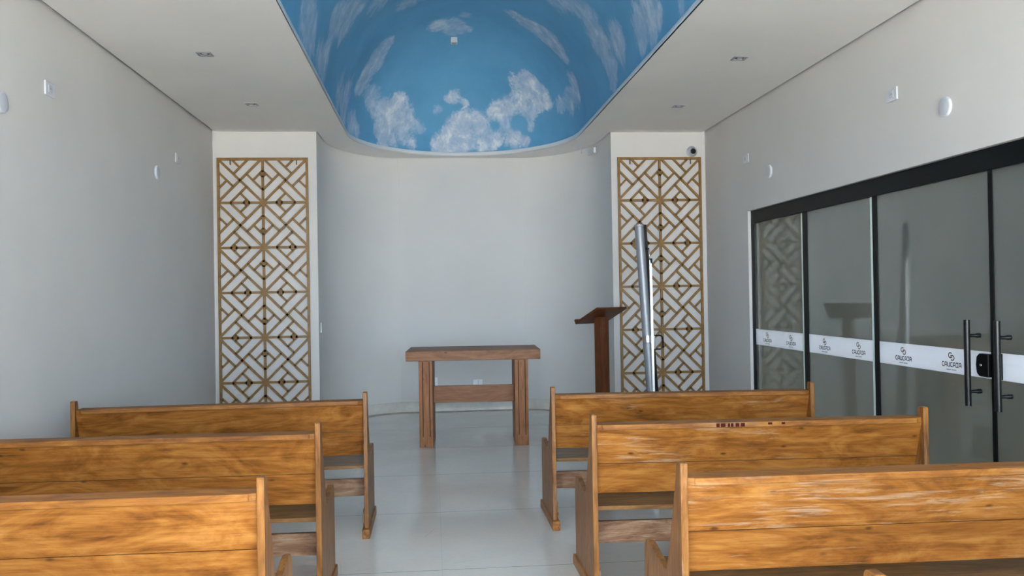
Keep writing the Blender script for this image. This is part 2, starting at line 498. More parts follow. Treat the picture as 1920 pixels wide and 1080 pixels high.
# pale edge of the opening
LIP = 0.050
lp = opening()
lm = MB().sheet([[Vector((x, y, H + 0.0005)) for x, y in lp], [Vector((x, y, H + LIP)) for x, y in lp], [Vector((x, y, H + LIP)) for x, y in opening(0.04)]], closed=True)
struct(lm.build('trim_5', M['lip'], recalc=False), 'pale blue-white edge of the ceiling opening', 'trim')

# painted vault ------------------------------------------------------------
VZ, VR, VO = H + LIP + 0.008, 1.27, 0.03
CLOUDS = [(-0.405,10.127,3.643,0.202,1.0),(-0.516,10.075,3.505,0.175,1.0),(-0.273,10.29,3.536,0.15,1.0),(-0.387,10.252,3.358,0.155,1.0),(-0.223,10.385,3.268,0.106,1.0),(-0.523,10.133,3.223,0.156,1.0),(-0.349,10.128,3.727,0.11,1.0),(-0.633,9.812,3.654,0.168,0.5),(-0.676,9.673,3.702,0.115,0.5),(-0.589,9.944,3.574,0.126,0.5),(-0.584,10.035,3.372,0.104,0.5),(-0.134,10.404,3.445,0.085,0.5),(0.476,10.484,3.578,0.164,1.2),(0.301,10.496,3.551,0.123,1.2),(0.593,10.485,3.52,0.135,1.2),(0.417,10.532,3.426,0.123,1.2),(0.211,10.541,3.296,0.172,1.2),(0.093,10.523,3.234,0.12,1.2),(0.357,10.557,3.254,0.147,1.2),(0.271,10.532,3.411,0.106,1.2),(0.792,10.375,3.644,0.114,1.0),(0.93,10.283,3.682,0.152,1.0),(1.09,10.146,3.71,0.157,1.0),(1.244,10.003,3.678,0.164,1.0),(1.052,10.019,3.906,0.16,1.0),(1.179,9.905,3.879,0.146,1.0),(1.286,9.876,3.761,0.142,1.0),(1.364,9.85,3.644,0.096,1.0),(1.123,9.89,3.952,0.106,1.0),(1.199,10.123,3.563,0.09,1.0),(1.017,10.348,3.319,0.129,1.1),(0.822,10.459,3.305,0.126,1.1),(0.649,10.52,3.292,0.124,1.1),(1.151,10.25,3.273,0.07,1.1),(0.679,10.494,3.405,0.106,0.5),(0.906,10.377,3.499,0.096,0.5),(1.203,10.172,3.43,0.07,0.5),(0.504,10.543,3.325,0.088,0.5),(0.302,10.36,3.827,0.096,0.8),(0.432,10.396,3.769,0.053,0.8),(0.201,10.361,3.806,0.048,0.8),(0.099,10.41,3.678,0.078,0.4),(0.21,9.462,4.409,0.179,0.6),(0.344,9.572,4.392,0.132,0.6),(0.091,9.44,4.393,0.11,0.6),(0.45,9.553,4.396,0.065,0.6),(0.412,9.242,4.454,0.082,0.35),(0.895,8.886,4.349,0.122,0.7),(0.999,8.935,4.296,0.15,0.7),(1.112,8.941,4.224,0.183,0.7),(1.23,8.888,4.129,0.198,0.7),(1.317,8.888,4.042,0.201,0.7),(1.397,8.892,3.943,0.131,0.7),(1.426,7.5,3.901,0.159,0.6),(1.477,7.609,3.819,0.203,0.6),(1.525,7.696,3.727,0.199,0.6),(1.578,7.534,3.594,0.22,0.6),(1.58,7.093,3.588,0.195,0.6),(1.606,7.127,3.498,0.183,0.6),(1.613,7.536,3.466,0.2,0.6),(1.636,7.501,3.329,0.156,0.6),(1.6,6.275,3.52,0.189,0.65),(1.611,6.474,3.475,0.174,0.65),(1.632,6.127,3.366,0.166,0.65),(1.598,6.088,3.527,0.175,0.65),(1.629,5.917,3.385,0.106,0.65),(1.635,6.43,3.333,0.121,0.65),(1.543,9.066,3.686,0.148,0.65),(1.579,9.138,3.588,0.183,0.65),(1.558,9.412,3.56,0.163,0.65),(1.487,9.651,3.567,0.115,0.65),(-0.449,9.266,4.146,0.124,0.6),(-0.516,9.302,4.079,0.167,0.6),(-0.574,9.387,3.999,0.178,0.6),(-0.636,9.45,3.898,0.175,0.6),(-0.708,9.433,3.789,0.151,0.6),(-0.757,9.391,3.708,0.126,0.6),(-0.868,8.477,3.453,0.219,0.6),(-0.867,8.969,3.461,0.251,0.6),(-0.889,8.925,3.328,0.25,0.6),(-0.851,9.457,3.311,0.169,0.6),(-0.809,9.621,3.27,0.098,0.6),(-0.863,6.152,3.478,0.226,0.5),(-0.873,6.332,3.434,0.233,0.5),(-0.876,6.606,3.412,0.203,0.5),(-0.882,7.064,3.376,0.174,0.5),(-0.888,7.336,3.33,0.142,0.5),(-0.849,7.367,3.531,0.184,0.5),(-0.689,7.417,3.885,0.237,0.5),(-0.742,7.429,3.796,0.156,0.5),(-0.603,7.606,4.002,0.202,0.5),(-0.737,7.722,3.805,0.155,0.5),(-0.439,8.035,4.167,0.185,0.5),(-0.184,8.505,4.332,0.19,0.5),(-0.763,7.153,3.757,0.129,0.5),(1.168,7.987,4.182,0.16,0.5),(1.27,7.777,4.091,0.157,0.5),(1.342,7.661,4.014,0.119,0.5),(1.64,5.435,3.289,0.083,0.5)]
def vault():
    a, b = OA + VO, OB + VO
    nr, n, m = 80, 150, 330
    base = opening(0.0, n, m)
    P = []
    cosn = []
    for j in range(nr + 1):
        ph = (PI / 2) * j / nr
        c, s = math.cos(ph), math.sin(ph)
        c = 0.0 if j == nr else c
        row = []
        k = 0
        for i in range(n):
            t = PI * i / n; row.append((CX + a * c * math.cos(t), OY1 + b * c * math.sin(t), VZ + VR * s))
        for i in range(m): row.append((CX - a * c, OY1 + (OY0 - OY1) * i / m, VZ + VR * s))
        for i in range(n):
            t = PI + PI * i / n; row.append((CX + a * c * math.cos(t), OY0 + b * c * math.sin(t), VZ + VR * s))
        for i in range(m): row.append((CX + a * c, OY0 + (OY1 - OY0) * i / m, VZ + VR * s))
        P.append(row)
    P = np.array(P)
    N = P.shape[1]
    V = P.reshape(-1, 3)
    den = np.zeros(len(V)); wh = np.zeros(len(V))
    keep = np.ones(len(V)); ws = np.zeros(len(V)); wt = np.zeros(len(V)) + 1e-6
    for (x, y, z, r, s) in CLOUDS:
        d = np.sqrt((V[:, 0] - x) ** 2 + (V[:, 1] - y) ** 2 + (V[:, 2] - z) ** 2) / (r * 1.45)
        v = np.clip(1.0 - d * d, 0, 1) ** 1.3
        keep *= 1 - 0.92 * v
        wgt = np.exp(-3.0 * d * d); ws += wgt * s; wt += wgt
    den = 1 - keep; wh = ws / wt
    # the rest of the vault, towards the entrance, carries scattered clouds of the same kind
    for i, p in enumerate(V):
        if p[1] < 6.6:
            v = noise.fractal(Vector((p[0] * 0.9, p[1] * 0.6, p[2] * 0.9 + 3)), 1.0, 2.0, 3) 
            v = min(1, max(0, v * 1.6 + 0.1)) * min(1, (6.6 - p[1]) / 0.5)
            if v > den[i]: den[i] = v; wh[i] = 0.5
    # keep the strength even a little outside each cloud so edges do not step
    me = bpy.data.meshes.new('ceiling_vault')
    faces = []
    for j in range(nr):
        for i in range(N):
            i2 = (i + 1) % N
            faces.append((j * N + i, (j + 1) * N + i, (j + 1) * N + i2, j * N + i2))
    me.from_pydata([tuple(v) for v in V], [], faces)
    me.polygons.foreach_set('use_smooth', [True] * len(me.polygons))
    ca = me.color_attributes.new('cloud', 'FLOAT_COLOR', 'POINT')
    arr = np.ones((len(V), 4), dtype=np.float32); arr[:, 0] = den; arr[:, 1] = wh; arr[:, 2] = 0
    ca.data.foreach_set('color', arr.ravel())
    me.materials.append(M['mural'])
    o = bpy.data.objects.new('ceiling_vault', me); COL.objects.link(o)
    return o
struct(vault(), 'rounded ceiling vault painted with a blue sky and clouds', 'ceiling')

# baseboard round the apse
bo, bi = apse_outline(0.0), apse_outline(0.014)
bm_ = MB().sheet([[Vector((x, y, 0.0)) for x, y in bi], [Vector((x, y, 0.125)) for x, y in bi], [Vector((x, y, 0.127)) for x, y in bo]])
struct(bm_.build('baseboard_apse', M['marble'], recalc=False), 'cream marble baseboard round the apse', 'baseboard')
s0, s1 = apse_outline(0.010), apse_outline(0.13)
sm = MB().sheet([[Vector((x, y, 0.003)) for x, y in s0], [Vector((x, y, 0.003)) for x, y in s1], [Vector((x, y, 0.0)) for x, y in s1]])
struct(sm.build('trim_6', M['strip'], recalc=False), 'thin brown strip on the floor along the apse baseboard', 'trim')
bb = MB().box((NR, YB - 0.014, 0), (XR, YB, 0.125))
struct(bb.build('baseboard_right', M['marble']), 'cream baseboard under the right lattice', 'baseboard')
bb = MB().box((XL, YB - 0.014, 0), (NL, YB, 0.125))
struct(bb.build('baseboard_left', M['marble']), 'cream baseboard under the left lattice', 'baseboard')

# outside, as far as daylight needs it
struct(MB().box((-30, -40, -0.16), (40, 40, -0.08)).build('ground', M['ground']), 'paving outside the chapel', 'ground')
struct(MB().box((5.6, -3, -0.1), (5.75, 12, 2.6)).build('light_limit_wall', M['plaster']), 'unseen plastered wall added to limit daylight at the glass doors', 'wall')  # unseen wall added to limit the daylight behind the glass

# ------------------------------------------------------------------ sliding glass doors
GX = 2.985                                   # inner face of the glass
hd = MB().box((2.962, DY0, 2.048), (XR + 0.11, DY1, DZ - 0.002))
struct(hd.build('trim_7', M['black'], bevel=0.002), 'black aluminium header rail above the sliding glass doors', 'trim')
struct(MB().box((2.962, DY1 - 0.022, 0.0), (XR + 0.11, DY1 - 0.001, 2.048)).build('trim_8', M['black']), 'thin black jamb at the far end of the glass doors', 'trim')
struct(MB().box((2.962, DY0, -0.001), (XR + 0.11, DY1, 0.012)).build('trim_9', M['black']), 'black floor track of the glass doors', 'trim')

def stroke(mb, pts, w, to3, depth):
    """flat lettering stroke along a polyline (u to the right, v up), mitred with little overlaps"""
    for (u0, v0), (u1, v1) in zip(pts, pts[1:]):
        L = math.hypot(u1 - u0, v1 - v0)
        if L < 1e-9: continue
        du, dv = (u1 - u0) / L, (v1 - v0) / L
        e = w * 0.42
        a = (u0 - du * e, v0 - dv * e); b = (u1 + du * e, v1 + dv * e)
        n = (-dv * w / 2, du * w / 2)
        q = [(a[0] + n[0], a[1] + n[1]), (b[0] + n[0], b[1] + n[1]), (b[0] - n[0], b[1] - n[1]), (a[0] - n[0], a[1] - n[1])]
        vs = [mb.bm.verts.new(to3(u, v, depth)) for u, v in q]
        mb.bm.faces.new(vs)

LET = {'C': [[(.92, 1), (.28, 1), (0, .74), (0, .26), (.28, 0), (.92, 0)]],
       'A': [[(0, 0), (0, .72), (.28, 1), (.72, 1), (1, .72), (1, 0)], [(0, .36), (1, .36)]],
       'U': [[(0, 1), (0, .22), (.22, 0), (1, 0)], [(1, 1), (1, 0)]],
       'I': [[(.05, 1), (.95, 1)], [(.5, 1), (.5, 0)], [(.05, 0), (.95, 0)]]}
def logo(parent, yc, zc):
    """emblem of two linked hooks, the name CAUCAIA below it, and a fine grey line of print"""
    to3 = lambda u, v, d: Vector((GX - 0.0012 - d, yc - u, zc + v))
    e = MB()
    for sgn in (1, -1):
        pts = []
        for i in range(19):
            a = math.radians(55 + 265 * i / 18)
            pts.append((sgn * (-0.0085 + 0.0185 * math.cos(a)), sgn * (0.0072 + 0.0140 * math.sin(a)) + 0.0255))
        stroke(e, pts, 0.0062, to3, 0.0004 if sgn > 0 else 0.0006)
    em = e.build('emblem', M['inkred'], parent)
    em['label'] = 'red-brown emblem of two linked hooks'
    w, h, gapw = 0.0190, 0.0235, 0.0082
    word = 'CAUCAIA'
    tot = len(word) * w + (len(word) - 1) * gapw
    t = MB()
    for i, ch in enumerate(word):
        u0 = -tot / 2 + i * (w + gapw)
        for pl in LET[ch]:
            stroke(t, [(u0 + p[0] * w, -0.0325 + p[1] * h) for p in pl], 0.0056, to3, 0.0005)
    tx = t.build('lettering', M['ink'], parent); tx['label'] = 'dark lettering reading CAUCAIA'
    f = MB()
    u = -0.046
    rnd = random.Random(3)
    while u < 0.046:                       # print too fine to read: a broken grey hairline
        d = 0.0035 + 0.002 * rnd.random()
        if not (-0.006 < u < 0.003):
            stroke(f, [(u, -0.0505), (u + d * 0.6, -0.0505)], 0.0065, to3, 0.0005)
        u += d + 0.0028
    f.build('fine_print', M['inkgrey'], parent)

def pull_handle(parent, y):
    h = MB().tube([(GX - 0.075, y, 0.775), (GX - 0.075, y, 1.245)], 0.0165, 20)
    hh = h.build('handle', M['blackgloss'], parent)
    for z in (0.852, 1.158):
        s = MB().tube([(GX - 0.075, y, z), (GX - 0.03, y, z), (GX - 0.022, y, z), (GX, y, z)], [0.0095, 0.0095, 0.013, 0.013], 16)
        s.build('standoff', M['blackgloss'], hh)

panels = [(7.722, 6.672), (6.592, 5.570), (5.512, 4.352), (4.318, 3.200), (3.150, 2.060), (2.010, 0.640)]
pdesc = ['farthest frosted glass door panel, beside the end wall and reflecting the lattice',
         'second frosted glass door panel from the end wall, reflecting the lectern',
         'frosted glass sliding panel with black pull handle and black lock box',
         'frosted glass sliding panel with a black pull handle and no lock box',
         'frosted glass panel on the camera side of the two handled doors',
         'last frosted glass panel nearest the entrance wall']
plog = [(7.45, 6.945), (6.325, 5.80), (5.222, 4.714), (3.95, 3.45), (2.85, 2.35), (1.65, 1.05)]
for i, (y1, y0) in enumerate(panels):
    d = thing('door_%d' % (i + 1), (0, 0, 0), 0, pdesc[i], 'glass door', None, 'structure')
    MB().box((GX, y0, 0.014), (GX + 0.010, y1, 0.928)).box((GX, y0, 1.072), (GX + 0.010, y1, 2.050)).build('glass_pane', M['glass'], d)
    MB().box((GX - 0.001, y0 - 0.0005, 0.014), (GX + 0.0105, y0 + 0.036 if i in (0, 1) else y0 + 0.004, 2.050)).build('glass_edge_glint', M['edge'], d)  # pale strip on the pane face stands in for the lit edge
    MB().box((GX - 0.006, y0 - (0.078 if i == 0 else 0.056 if i == 1 else 0.034 if i == 2 else 0.05), 0.012), (GX + 0.026, y0 - 0.001, 2.050)).build('edge_profile', M['black'], d)
    s = MB().box((GX - 0.0012, y0 + (0.036 if i in (0, 1) else 0.004), 0.928), (GX + 0.010, y1, 1.072)).build('vinyl_band', M['vinyl'], d)
    for yc in plog[i]: logo(s, yc, 0.9985 + 0.0)
    if i == 2: pull_handle(d, 4.452)
    if i == 3: pull_handle(d, 4.200)
    if i == 2:
        lk = MB().prism([(4.345, 0.938), (4.345, 1.062), (4.420, 1.062), (4.443, 1.045), (4.450, 1.0), (4.443, 0.955), (4.420, 0.938)], 0, GX - 0.030, GX - 0.001)
        lb = lk.build('lock_box', M['black'], d, bevel=0.005)
        MB().lathe([(0, 0.004), (0.007, 0.003), (0.008, 0)], Matrix.Translation((GX - 0.030, 4.405, 1.0)) @ Matrix.Rotation(-PI / 2, 4, 'Y'), 16).build('keyhole', M['chrome'], lb)
    if i == 3:
        lk = MB().box((GX - 0.022, 4.262, 0.93), (GX - 0.001, 4.318, 1.07)).build('strike_box', M['black'], d, bevel=0.004)

# ------------------------------------------------------------------ pews
def arc(cx, cy, r, a0, a1, n):
    return [(cx + r * math.cos(math.radians(a0 + (a1 - a0) * i / n)), cy + r * math.sin(math.radians(a0 + (a1 - a0) * i / n))) for i in range(n + 1)]

END = [(0.0, 0.050), (0.0, 0.853), (0.004, 0.859), (0.040, 0.859), (0.048, 0.853), (0.060, 0.80), (0.098, 0.69), (0.128, 0.61), (0.152, 0.545), (0.176, 0.490)] \
    + [(0.190, 0.462), (0.200, 0.453), (0.215, 0.449), (0.235, 0.451)] \
    + [(0.300, 0.459), (0.360, 0.470), (0.405, 0.480), (0.445, 0.484), (0.480, 0.478), (0.502, 0.462), (0.510, 0.440), (0.512, 0.30), (0.510, 0.050)]
BLOCK = [(-0.036, 0.0), (-0.036, 0.050), (-0.030, 0.056), (0.545, 0.056), (0.556, 0.046), (0.560, 0.0)]

def make_pew(x, y, skew, L, wear, tone, label, red=False):
    """the side panels stand square to the aisle, the boards run slightly askew between them"""
    root = thing('church_pew', (x, y, 0), 0, label, 'pew', 'wooden pews facing the altar')
    T = 0.025
    parts = []
    for s in (-1, 1):
        xo = s * L / 2; xi = xo - s * T
        e = MB().prism(END, 0, min(xo, xi), max(xo, xi)).build('end_panel', M['wood_z'], root, bevel=0.003)
        parts.append(e)
        bl = MB().prism(BLOCK, 0, min(xo + s * 0.008, xi - s * 0.012), max(xo + s * 0.008, xi - s * 0.012)).build('foot_runner', M['wood_y'], root, bevel=0.003)
        parts.append(bl)
        xc = xi - s * 0.011
        wav = [(0.17, 0.165), (0.17, 0.325), (0.185, 0.342), (0.30, 0.342), (0.315, 0.325), (0.315, 0.165)]
        c = MB().prism(wav, 0, min(xi, xc), max(xi, xc)).build('cleat', M['wood_worn'], root, bevel=0.002)
        wv = [(0.02, 0.075), (0.012, 0.10), (0.03, 0.135), (0.05, 0.155), (0.30, 0.155), (0.30, 0.058), (0.03, 0.058)]
        c2 = MB().prism(wv, 0, min(xi, xc), max(xi, xc)).build('cleat', M['wood_worn'], root, bevel=0.002)
        parts += [c, c2]
    hi = L / 2 - T
    # back boards lean forward going down
    def bk(z, off): return 0.010 + (0.800 - z) * 0.305 + off
    z1, zs, z0 = 0.786, 0.6175, 0.470
    t = 0.021
    up = MB().prism([(bk(zs + .0012, 0), zs + .0012), (bk(z1, 0), z1), (bk(z1, t), z1), (bk(zs + .0012, t), zs + .0012)], 0, -hi, hi).build('upper_back_board', M['wood_x'], root, bevel=0.0015)
    lo = MB().prism([(bk(z0, 0), z0), (bk(zs - .0012, 0), zs - .0012), (bk(zs - .0012, t), zs - .0012), (bk(z0, t), z0)], 0, -hi, hi).build('lower_back_board', M['wood_x'], root, bevel=0.0015)
    # cap rail, its rear corners cut round
    c = 0.016
    cap = [(-hi + 0.001, 0.104), (-hi + 0.001, c * 0.9)] + arc(-hi + 0.001 + 2.2 * c, 0.0 + c, c, 215, 270, 5)[0:] + arc(hi - 0.001 - 2.2 * c, 0.0 + c, c, 270, 325, 5) + [(hi - 0.001, c * 0.9), (hi - 0.001, 0.104)]
    rail = MB().prism(cap, 2, 0.7845, 0.8095).build('cap_rail', M['wood_rail'], root, bevel=0.003)
    seat = MB().prism([(0.115, 0.386), (0.115, 0.406), (0.475, 0.412), (0.490, 0.406), (0.490, 0.392), (0.475, 0.386)], 0, -hi, hi).build('seat', M['wood_seat'], root, bevel=0.002)
    st = MB().box((-hi, 0.270, 0.186), (hi, 0.294, 0.293)).build('stretcher', M['wood_worn'], root, bevel=0.003)
    parts += [up, lo, rail, seat, st]
    if red:
        for u, w in ((-0.215, .016), (-0.194, .022), (-0.160, .010), (-0.146, .012), (-0.124, .018), (-0.100, .020), (0.030, .020), (0.095, .016)):
            rp = MB().box((u, -0.0009, 0.788 if u < 0 else 0.795), (u + w, 0.0004, 0.805)).build('paint_mark', M['redpaint'], root)
            rp['label'] = 'dark red paint mark on the rail edge'
    for p in parts:
        p.color = (wear, tone, 0, 1)
    for p in root.children:
        for v in p.data.vertices: v.co.y += math.tan(skew) * v.co.x
    return root

def pew_at(xe, ye, slope_deg, L, side, *a, **k):
    """place by the aisle end: side +1 = the pew runs to the right from its aisle end, -1 = to the left"""
    r = math.radians(slope_deg)
    make_pew(xe + side * L / 2, ye + side * math.tan(r) * L / 2, r, L, *a, **k)

pew_at(-0.395, 5.160, 3.0, 1.655, -1, 0.30, 0.80, 'honey wood pew on the left of the aisle, nearest the altar and lattice')
pew_at(-0.512, 3.938, -1.2, 1.64, -1, 0.10, 0.88, 'honey wood pew, middle one of the three left of the aisle')
pew_at(-0.535, 2.765, -0.4, 1.64, -1, 0.25, 1.12, 'pale honey wood pew nearest the camera on the left of the aisle')
pew_at(0.708, 5.165, -4.0, 1.605, 1, 0.55, 0.95, 'worn wooden pew on the right of the aisle, in front of the lectern')
pew_at(0.727, 3.940, -2.7, 1.60, 1, 0.75, 1.0, 'worn wooden pew with small dark red marks on its top rail', red=True)
pew_at(0.800, 2.755, -1.0, 1.60, 1, 0.95, 1.0, 'wooden pew with white scuffs on its back, nearest on the right')

pew_at(-0.54, 1.600, -0.3, 1.64, -1, 0.2, 1.05, 'honey wood pew behind the pale front-left pew, below the frame of the photo')
pew_at(0.855, 1.613, -0.5, 1.60, 1, 0.5, 1.0, 'wooden pew of which only one post tip shows at the bottom edge, right')

# ------------------------------------------------------------------ altar table
al = thing('altar_table', (0.372, 8.02, 0), math.radians(-2.6), 'heavy reddish-brown wooden altar table with slab legs standing before the apse', 'altar')
W = 1.27
MB().box((-W / 2, 0.08, 0.813), (W / 2, 0.80, 0.907)).build('table_top', M['altar_x'], al, bevel=0.004)
for s in (-1, 1):
    xa, xb = s * 0.388, s * 0.516
    lo, hi = min(xa, xb), max(xa, xb)
    lg = MB().box((lo, 0.095, 0.0), (hi, 0.64, 0.813)).build('leg', M['altar_z'], al, bevel=0.003)
    g = MB()
    for u in (0.28, 0.78):
        xg = lo + (hi - lo) * u
        g.box((xg - 0.0032, 0.0935, 0.10), (xg + 0.0032, 0.097, 0.805))
    g.build('groove', M['groove'], lg)
MB().box((-0.388, 0.30, 0.392), (0.388, 0.335, 0.555)).build('stretcher', M['altar_x'], al, bevel=0.003)
for c in al.children_recursive: c.color = (0.35, 1.0, 0, 1)

# ------------------------------------------------------------------ lectern
lc = thing('lectern', (1.69, 8.52, 0), math.radians(35), 'dark reddish wooden lectern with a sloping desk on one square post', 'lectern')
MB().box((-0.052, -0.052, 0.05), (0.052, 0.052, 1.185)).build('post', M['lect_z'], lc, bevel=0.003)
MB().box((-0.19, -0.17, 0.0), (0.19, 0.17, 0.05)).build('base', M['lect_x'], lc, bevel=0.005)
tilt = Matrix.Translation((0, 0, 1.205)) @ Matrix.Rotation(math.radians(-26), 4, 'X')
MB().box((-0.215, -0.165, -0.012), (0.215, 0.175, 0.010), tilt).build('desk', M['lect_x'], lc, bevel=0.002)
MB().box((-0.215, 0.150, 0.010), (0.215, 0.175, 0.034), tilt).build('book_ledge', M['lect_x'], lc, bevel=0.002)
for c in lc.children: c.color = (0, 1.0, 0, 1)

# ------------------------------------------------------------------ folded projector screen on its tripod
ps = thing('projector_screen', (1.905, 7.2, 0), 0, 'rolled-up silver projector screen on a tripod, leaning before the right lattice', 'projector screen')
A0, A1 = Vector((-0.030, 0, 0.115)), Vector((-0.136, 0, 2.005))       # axis of the screen case
ax = (A1 - A0).normalized()
side = Vector((ax.z, 0, -ax.x))
def along(z): return A0 + (A1 - A0) * ((z - A0.z) / (A1.z - A0.z))
cs = MB().tube([A0, A1 - ax * 0.02, A1 - ax * 0.018, A1], [0.040, 0.040, 0.044, 0.044], 28)
case = cs.build('screen_case', M['silver'], ps)
sl = MB()
mt = Matrix(((side.x, 0, ax.x, A0.x), (0, 1, 0, 0), (side.z, 0, ax.z, A0.z), (0, 0, 0, 1)))
Lc = (A1 - A0).length
sl.box((0.034, -0.020, 0.01), (0.058, 0.022, Lc - 0.004), mt)
sl.build('pull_bar', M['rubber'], case)
pz0, pz1 = 0.05, 1.70
pole_b, pole_t = Vector((-0.046, -0.058, 0.06)), Vector((-0.059, -0.058, 1.70))
pm = MB()
dv = (pole_t - pole_b).normalized(); pu = Vector((dv.z, 0, -dv.x))
mp_ = Matrix(((pu.x, 0, dv.x, pole_b.x), (0, 1, 0, pole_b.y), (pu.z, 0, dv.z, pole_b.z), (0, 0, 0, 1)))
Lp = (pole_t - pole_b).length
pm.box((-0.011, -0.011, 0), (0.011, 0.011, Lp), mp_)
pm.build('pole', M['chrome'], ps, bevel=0.002)
MB().tube([pole_t - dv * 0.01 - pu * 0.005, pole_t + dv * 0.095 - pu * 0.008], 0.0045, 10).build('extension_rod', M['chrome'], ps)
MB().box((-0.004, -0.012, Lp - 0.03), (0.016, 0.012, Lp + 0.012), mp_).build('pole_cap', M['rubber'], ps, bevel=0.002)
hk = pole_t + dv * 0.095 - pu * 0.008
MB().tube([hk, hk - pu * 0.030 + dv * 0.004], 0.006, 10).build('hook', M['rubber'], ps)
bz = along(1.03)
MB().tube([bz - ax * 0.028, bz + ax * 0.028], 0.0435, 28).build('clamp_band', M['chrome'], ps)
hb = Vector((-0.060, -0.050, 1.055))
hnd = MB().tube([hb, hb + Vector((0.075, -0.012, 0.004)), hb + Vector((0.094, -0.012, -0.012)), hb + Vector((0.099, -0.012, -0.050)), hb + Vector((0.092, -0.012, -0.098)), hb + Vector((0.075, -0.012, -0.112)), hb + Vector((0.0, 0, -0.112))], 0.0065, 10)
hnd.build('carry_handle', M['rubber'], ps)
MB().box((-0.068, -0.068, 0.945), (-0.028, -0.032, 1.058)).build('handle_block', M['silver'], ps, bevel=0.004)
fc = pole_b + Vector((-0.004, 0, 0.22))
MB().tube([pole_b + Vector((0.018, 0, 0.10)), pole_b + Vector((0.004, 0, 0.80))], [0.016, 0.006], 10).build('leg_brace', M['rubber'], ps)
MB().lathe([(0, -0.03), (0.022, -0.03), (0.024, 0.03), (0, 0.03)], Matrix.Translation(fc), 20).build('leg_collar', M['rubber'], ps)
for k in range(3):
    a = math.radians(90 + 120 * k)
    ft = Vector((fc.x + 0.33 * math.cos(a), fc.y + 0.33 * math.sin(a), 0.012))
    lg = MB().tube([fc + Vector((0.018 * math.cos(a), 0.018 * math.sin(a), 0)), ft], 0.008, 10).build('leg', M['chrome'], ps)
    MB().tube([(ft.x, ft.y, 0.0), (ft.x, ft.y, 0.024)], 0.013, 12).build('rubber_foot', M['rubber'], lg)

# ------------------------------------------------------------------ gold lattice panels
def lattice(x0, x1, label):
    z0, z1 = 0.118, 2.862
    w = (x1 - x0); cw = w / 2; ch = (z1 - z0) / 6
    root = thing('lattice_panel', (x0, YB - 0.034, z0), 0, label, 'lattice', 'gold lattice panels on the end walls')
    D0, D1 = 0.0, 0.014
    fr = MB(); fw = 0.025
    fr.box((0, D0 - .001, 0), (fw, D1 + .004, 6 * ch)); fr.box((w - fw, D0 - .001, 0), (w, D1 + .004, 6 * ch))
    fr.box((fw, D0 - .001, 0), (w - fw, D1 + .004, fw)); fr.box((fw, D0 - .001, 6 * ch - fw), (w - fw, D1 + .004, 6 * ch))
    fr.build('frame', M['gold'], root, bevel=0.001)
    lat = MB(); scr = []
    def bar(p, q, bw, e=0.0):
        p, q = Vector(p), Vector(q)
        d = (q - p).normalized(); n = Vector((-d.y, d.x)) * bw / 2
        edge = lambda v: min(v.x, w - v.x, v.y, 6 * ch - v.y) < 0.004
        if edge(p): p = p + d * 0.014           # ends stop under the frame
        if edge(q): q = q - d * 0.014
        lat.prism([tuple(p + n), tuple(q + n), tuple(q - n), tuple(p - n)], 1, D0, D1)
    # cell lines
    lat.box((cw - 0.0125, D0, 0.01), (cw + 0.0125, D1, 6 * ch - 0.01))
    for j in range(1, 6): lat.box((0.01, D0, j * ch - 0.012), (w - 0.01, D1, j * ch + 0.012))
    s = 0.285                           # spacing of the slanting bars as a share of the cell
    for i in range(2):
        for j in range(6):              # j = 0 is the top row
            mir = (i + j) % 2 == 1
            def P(u, v):
                if mir: u = 1 - u
                return (i * cw + u * cw, 6 * ch - (j * ch + v * ch))
            def R(u, v, k):             # quarter turns about the cell centre
                for _ in range(k): u, v = v, 1 - u
                return (u, v)
            bar(P(0, 0), P(1, 1), 0.0235); bar(P(0, 1), P(1, 0), 0.0235)
            for k in range(4):
                q = lambda u, v: P(*R(u, v, k))
                a = (1 - s) / 2
                bar(q(a, a), q(1 - s, 0), 0.0215)                   # long bar beside one diagonal
                m_ = (1 - 2 * s + s * 1.0)
                u0 = ((1 - s) + s) / 2; v0 = u0 - s                 # where the short bar meets the long one
                bar(q(s, 0), q(u0, v0), 0.0205)
                # short stub across the tip, and the screw in the small gusset beyond it
                c0 = 1 - 2 * s
                bar(q((c0 + s) / 2, (c0 - s) / 2), q(c0, 0.0), 0.0175)
                lat.prism([q(s + .015, 0.0), q((c0 + s) / 2, (c0 - s) / 2 + .01), q(c0, 0.0)], 1, D0 + .001, D1 - .001)
                c = q((c0 + s) / 2, 0.040)
                scr.append((c[0], D0, c[1]))
        # centre bosses at the crossings
    for j in range(1, 6):
        lat.prism([(cw + 0.026 * math.cos(PI / 4 * k + PI / 8), j * ch + 0.026 * math.sin(PI / 4 * k + PI / 8)) for k in range(8)], 1, D0 - .0003, D1)
    lat.build('lattice_work', M['gold'], root)
    first = MB().tube([(0, -0.0014, 0), (0, 0.004, 0)], 0.0055, 10).build('screw', M['golddark'], root)
    for n_, p_ in enumerate(scr):
        sc_ = first if n_ == 0 else first.copy()
        if n_: COL.objects.link(sc_); sc_.parent = root
        sc_.location = p_
    for u in (0.135, w - 0.115):
        MB().box((u - 0.004, D0 - 0.004, 6 * ch - 0.072), (u + 0.004, D1, 6 * ch - 0.012)).build('hanger_hook', M['golddark'], root)
    for u, z in ((0.013, 0.5), (w - 0.013, 0.5), (0.013, 2.2), (w - 0.013, 2.2)):
        MB().tube([(u, D1, z), (u, 0.034, z)], 0.008, 10).build('wall_spacer', M['golddark'], root)
    return root
lattice(-2.156, -1.246, 'tall gold geometric lattice on the left end wall')
lattice(1.974, 2.880, 'tall gold geometric lattice on the right end wall, behind the projector screen')

